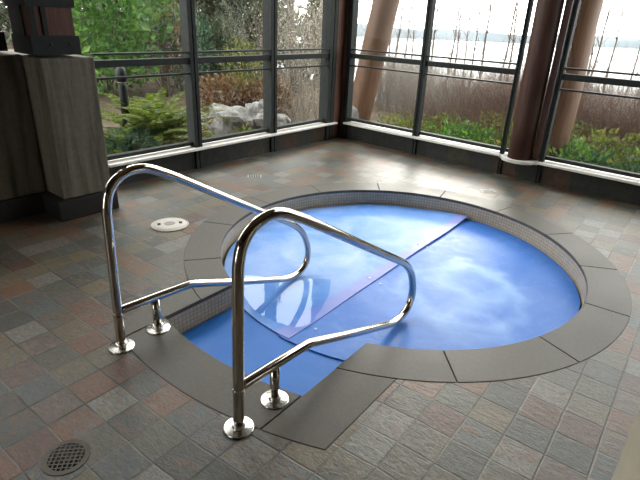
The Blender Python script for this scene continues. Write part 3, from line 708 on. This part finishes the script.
def boulder(p, rad, label, rz=0):
    b = MB(); k, m = 22, 14; vs = []
    ph = rng.random(6)*6.28; ca_, sa_ = math.cos(rz), math.sin(rz)
    for i in range(m+1):
        for j in range(k):
            th, al = math.pi*i/m, 2*math.pi*j/k; q = V(math.sin(th)*math.cos(al), math.sin(th)*math.sin(al), math.cos(th))
            f = 1 + .16*math.sin(3*q[0]+ph[0])*math.cos(4*q[1]+ph[1]) + .12*math.sin(6*q[2]+ph[2]+3*q[0]) + .06*math.sin(11*q[0]+9*q[1]+ph[3]); q = np.sign(q)*np.abs(q)**.8*f*np.array(rad)
            vs.append(V(p[0]+ca_*q[0]-sa_*q[1], p[1]+sa_*q[0]+ca_*q[1], p[2]+q[2]))
    b.add(vs, [(i*k+j, (i+1)*k+j, (i+1)*k+(j+1) % k, i*k+(j+1) % k) for i in range(m) for j in range(k)], smooth=False)
    o = b.build('boulder', M['rock'], loc=(p[0],p[1],p[2]-rad[2])); tag(o, label, 'boulder', 'granite boulders outside the left wall')
boulder((-1.62,8.6,-.12), (.38,.32,.32), 'largest grey boulder outside the middle left window', .4)
boulder((-2.08,8.5,-.20), (.30,.28,.25), 'low grey boulder left of the largest one', 1.2)
boulder((-1.12,8.8,-.10), (.27,.26,.32), 'grey boulder beside the middle left mullion', 2.)
boulder((-.80,8.9,-.16), (.18,.2,.18), 'small grey boulder just right of the middle left mullion', .8)
def mound(p, rad, m, mat, label, size=.09): return bush('dead_bracken', p, rad, m, size, mat, label, 'bracken', 'brown dead bracken', 8, .5)
mound((-1.9,9.7,tz(-1.9,9.7)), (.55,.4,.36), 1300, M['dead'], 'brown dead bracken above the low boulder')
mound((-1.15,9.9,tz(-1.15,9.9)), (.5,.4,.36), 1200, M['dead'], 'brown dead bracken above the largest boulder')
bush('young_shrub', (-1.55,9.45,-.1), (.4,.3,.42), 420, .07, M['shrub'], 'light green young shrub just under the rail above the boulders', lift=.9)
bush('sprout', (-1.35,8.2,-.42), (.2,.2,.18), 300, .07, M['shrub'], 'small green plant in front of the largest boulder', stems=3)
bush('sprout', (-2.1,7.9,-.42), (.25,.2,.22), 340, .08, M['shrub'], 'small green plant right of the first mullion', stems=3)
def conifer(p, h, r, mat, label, nb=70, group='conifers behind the left windows'):
    o = empty('conifer', p, label, 'tree', group); P = V(*p); b = MB()
    b.tube([P+V(0,0,-.2), P+V(.02,.03,h*.5), P+V(0,0,h)], [.11,.07,.01], 8); b.build('trunk', M['bark'], o)
    cs, ds, ss = [], [], []; bb = MB()
    for k in range(nb):
        z = h*(.05+.93*k/nb); a = k*2.399; L = r*(1-.85*z/h)*(.75+.4*rng.random()); d = V(math.cos(a), math.sin(a), 0)
        T = np.linspace(0,1,10); pts = [P+V(0,0,z)+d*L*t_+V(0,0,L*(.25*t_-.55*t_*t_)) for t_ in T]; bb.tube(pts, np.linspace(.012,.002,10), 3, caps=False)
        for i in range(2,10):
            for q_ in range(7):
                cs.append(pts[i]+rng.normal(0,.05,3)); ds.append(d*.5+rng.normal(0,.7,3)+V(0,0,-.4)); ss.append(.13+.1*rng.random())
    bb.build('branches', M['bark'], o); v, f = leaves(np.array(cs), np.array(ds), np.array(ss), .3); quads('needles', mat, v, f, o); return o
conifer((-2.75,13.0,tz(-2.75,13)), 5.6, 1.35, M['conif'], 'dark conifer seen through the middle left window, left half', 110)
conifer((-1.75,14.5,tz(-1.75,14.5)), 5.0, 1.3, M['conif'], 'dark conifer seen through the middle left window, beside its right mullion', 100)
conifer((-4.0,14.0,tz(-4,14)), 6.0, 1.2, M['conifb'], 'brownish conifer behind the first left window', 90)
conifer((-5.2,14.5,tz(-5.2,14.5)), 6.2, 1.6, M['conif'], 'dark conifer behind the big leafy bush', 90)
conifer((-3.35,16.5,tz(-3.35,16.5)), 6.5, 1.5, M['conif'], 'dark conifer farther back behind the first grey mullion', 90)
conifer((-7.2,13.0,tz(-7.2,13)), 6.2, 1.8, M['conif'], 'dark conifer behind the stone pier', 90)
bush('evergreen_bush', (-3.0,10.8,tz(-3,10.8)), (.7,.6,.75), 1500, .09, M['shrubdark'], 'dark evergreen bush right of the big leafy bush', lift=.8)
bush('rust_shrub', (-3.15,10.2,tz(-3.15,10.2)), (.45,.4,.9), 500, .09, M['dead'], 'rust leaved shrub between the green bush and the first mullion', lift=1.2, stems=12)
dn = None
for k, (x, y, h) in enumerate([(-2.2,16.2,1.5),(-3.6,15.6,1.7),(-5.0,15.8,1.8),(-6.6,15.0,1.9),(-8.2,14.2,2.),(-1.3,18.0,1.25),(-3.0,19.5,1.9),(-10,13.5,2.),(-4.6,12.2,1.3),(-2.6,11.9,.85)]):
    if dn is None: dn = bush('evergreen_thicket', (x,y,tz(x,y)), (1.1,.9,1.25), 3600, .15, M['conif'], 'dense dark evergreen thicket at the back of the garden on the left', 'shrub', 'evergreen thickets at the back', 6, .4, 1.2)
    else: copy_tree(dn, (x,y,tz(x,y)), k*1.3, h/1.5)
# bare shrubs by the corner
tw = [(-.75,9.6,1.9),(-.35,9.3,1.5),(.0,9.9,1.9),(-.6,10.6,2.1),(-.1,11.2,2.2),(-1.3,10.6,1.8),(.35,10.6,1.7)]
src = None
for k, (x, y, h) in enumerate(tw):
    if src is None: src = twiggy('bare_shrub', (x,y,tz(x,y)), h, .6, 16, M['twig2'], 'leafless budding shrub in the garden beyond the window corner', group='bare shrubs by the corner', buds=500)
    else: copy_tree(src, (x,y,tz(x,y)), k*1.3, h/1.9)
def tall_tree(p, h, r, label, group=None, mat='twig2', depth=3, name='bare_tree', lean=0):
    o = empty(name, p, label, 'tree', group); b = MB(); P = V(*p); d = V(lean+rng.normal(0,.03), rng.normal(0,.03), 1)
    pts = [P+d*h*s_+V(rng.normal(0,.02),rng.normal(0,.02),0)*s_ for s_ in np.linspace(0,1,9)]; b.tube(pts, np.linspace(r, r*.2, 9), 7); b.build('trunk', M['bark'], o)
    b = MB()
    for k in range(14):
        i = 2+(k*5) % 6; a = k*2.4; grow(b, pts[i], V(math.cos(a), math.sin(a), 1.9), h*(.12+.10*rng.random())*(1.1-i/9.), r*.3, depth-1, 3, .6, 3, .3)
    b.build('branches', M[mat], o); return o
tall_tree((-.75,12.2,tz(-.75,12.2)), 6.0, .10, 'bare grey tree trunk behind the last left window')
tall_tree((-.15,13.4,tz(-.15,13.4)), 4.5, .05, 'thin bare tree right of the grey trunk, behind the last left window')
conifer((-.25,14.0,tz(-.25,14.0)), 2.9, .6, M['conif'], 'small young conifer just left of the corner post', 60)
# green undergrowth and reddish brush outside the right windows
gsrc = []
for k in range(3):
    gsrc.append(bush('undergrowth_shrub', G(.55+.9*k,.85), (.50,.42,.38), 1100, .065, M['shrub'] if k != 1 else M['green'], 'low yellow green shrub in the strip outside the right windows', group='green shrubs outside the right windows', stems=4))
for k, (s_, d, sc) in enumerate([(1.0,1.5,1.),(1.75,1.1,.95),(2.1,1.7,1.05),(2.75,1.2,1.),(3.1,.9,1.05),(3.35,1.6,1.15),(3.75,1.0,1.),(4.0,1.7,1.2),(4.35,1.1,1.1),(4.7,1.8,1.2),(5.2,1.2,1.1),(.3,1.6,.8),(5.0,.8,1.),(5.7,1.7,1.2),(1.5,2.1,1.),(2.6,2.2,1.1)]):
    copy_tree(gsrc[k % 3], G(s_, d), k*1.7, sc)
dsrc = bush('dark_shrub', G(3.35,.80), (.42,.34,.36), 900, .07, M['shrubdark'], 'dark blue green shrub at the sill of the rightmost window', group='dark shrubs at the rightmost sill', stems=4)
for k, (s_, d, sc) in enumerate([(3.85,.82,1.1),(4.3,.80,1.),(4.75,.82,1.1)]): copy_tree(dsrc, G(s_, d), 1+k*1.9, sc)
rsrc = [twiggy('reddish_brush', G(.8+k,2.6), 1.3, .8, 60, M['twig'], 'leafless reddish brush beyond the green shrubs outside the right windows', group='reddish brush outside the right windows', buds=220, budmat=M['dead'], rad=.0045) for k in range(2)]
for k in range(60):
    s_ = .2+5.8*((k*.618) % 1); d = 2.2+3.2*((k*.37+.1) % 1); copy_tree(rsrc[k % 2], G(s_, d), k*1.1, .55+.35*((k*.53) % 1))
for k in range(24):
    s_ = -.1+5.2*((k*.618+.4) % 1); d = 1.0+1.6*((k*.37+.3) % 1); copy_tree(rsrc[k % 2], G(s_, d), k*1.1, (.38,.38,.50+.2*((k*.53) % 1)))
fsrc = twiggy('grey_brush', G(1.2,6.2), 2.0, 1.2, 46, M['twig2'], 'leafless grey brush on the lake slope behind the reddish brush', group='grey brush on the lake slope', rad=.006)
for k in range(110):
    d = 3.6+8*((k*.37+.1) % 1)**1.4; s_ = -.62*d-.2 + (.62*d+6.)*((k*.618+.3) % 1); copy_tree(fsrc, G(s_, d), k*1.1, .46+.065*max(d-4.,0)+.16*((k*.53) % 1))
# saplings against the bright sky
ssrc = [tall_tree(G(1.3+k*.9, 7+k), 3.8, .04, 'thin bare sapling standing against the bright sky beyond the right windows', 'bare saplings against the sky', 'twig', 2, 'sapling', .05) for k in range(3)]
for k in range(34):
    d = 6+10*((k*.47+.2) % 1); s_ = -.72*d-.3 + (.72*d+.3+5.5)*((k*.618+.15) % 1); copy_tree(ssrc[k % 3], G(s_, d), k*2.1, .75+.07*(d-6)+.4*((k*.31) % 1))
tall_tree(G(5.35,7.2), 5.8, .06, 'slim bare tree near the right edge, left one of a pair', mat='twig', depth=2)
tall_tree(G(5.75,7.6), 6.6, .065, 'slim bare tree near the right edge, right one of a pair', mat='twig', depth=2)

# ------------------------------------------------------------------ light
sc = bpy.context.scene
w = bpy.data.worlds.new('hazy_sky'); sc.world = w; w.use_nodes = True; nt = w.node_tree; nt.nodes.clear()
bg = nt.nodes.new('ShaderNodeBackground'); wo_ = nt.nodes.new('ShaderNodeOutputWorld'); bg.inputs[0].default_value = (1,.985,.955,1); bg.inputs[1].default_value = 6.2
nt.links.new(bg.outputs[0], wo_.inputs[0])
sl_ = bpy.data.lights.new('hazy_sun', 'SUN'); sl_.energy = 1.25; sl_.angle = R(12); sl_.color = (1,.93,.82)
so = bpy.data.objects.new('hazy_sun', sl_); COL.objects.link(so); az, el = R(77.5), R(22)
dv = Vector((-math.cos(az)*math.cos(el), -math.sin(az)*math.cos(el), -math.sin(el))); so.rotation_euler = dv.to_track_quat('-Z', 'Y').to_euler(); so.location = (4,14,9)
vs_ = sc.view_settings; vs_.view_transform = 'Standard'; vs_.look = 'None'; vs_.gamma = 1; vs_.use_curve_mapping = False; vs_.exposure = .12
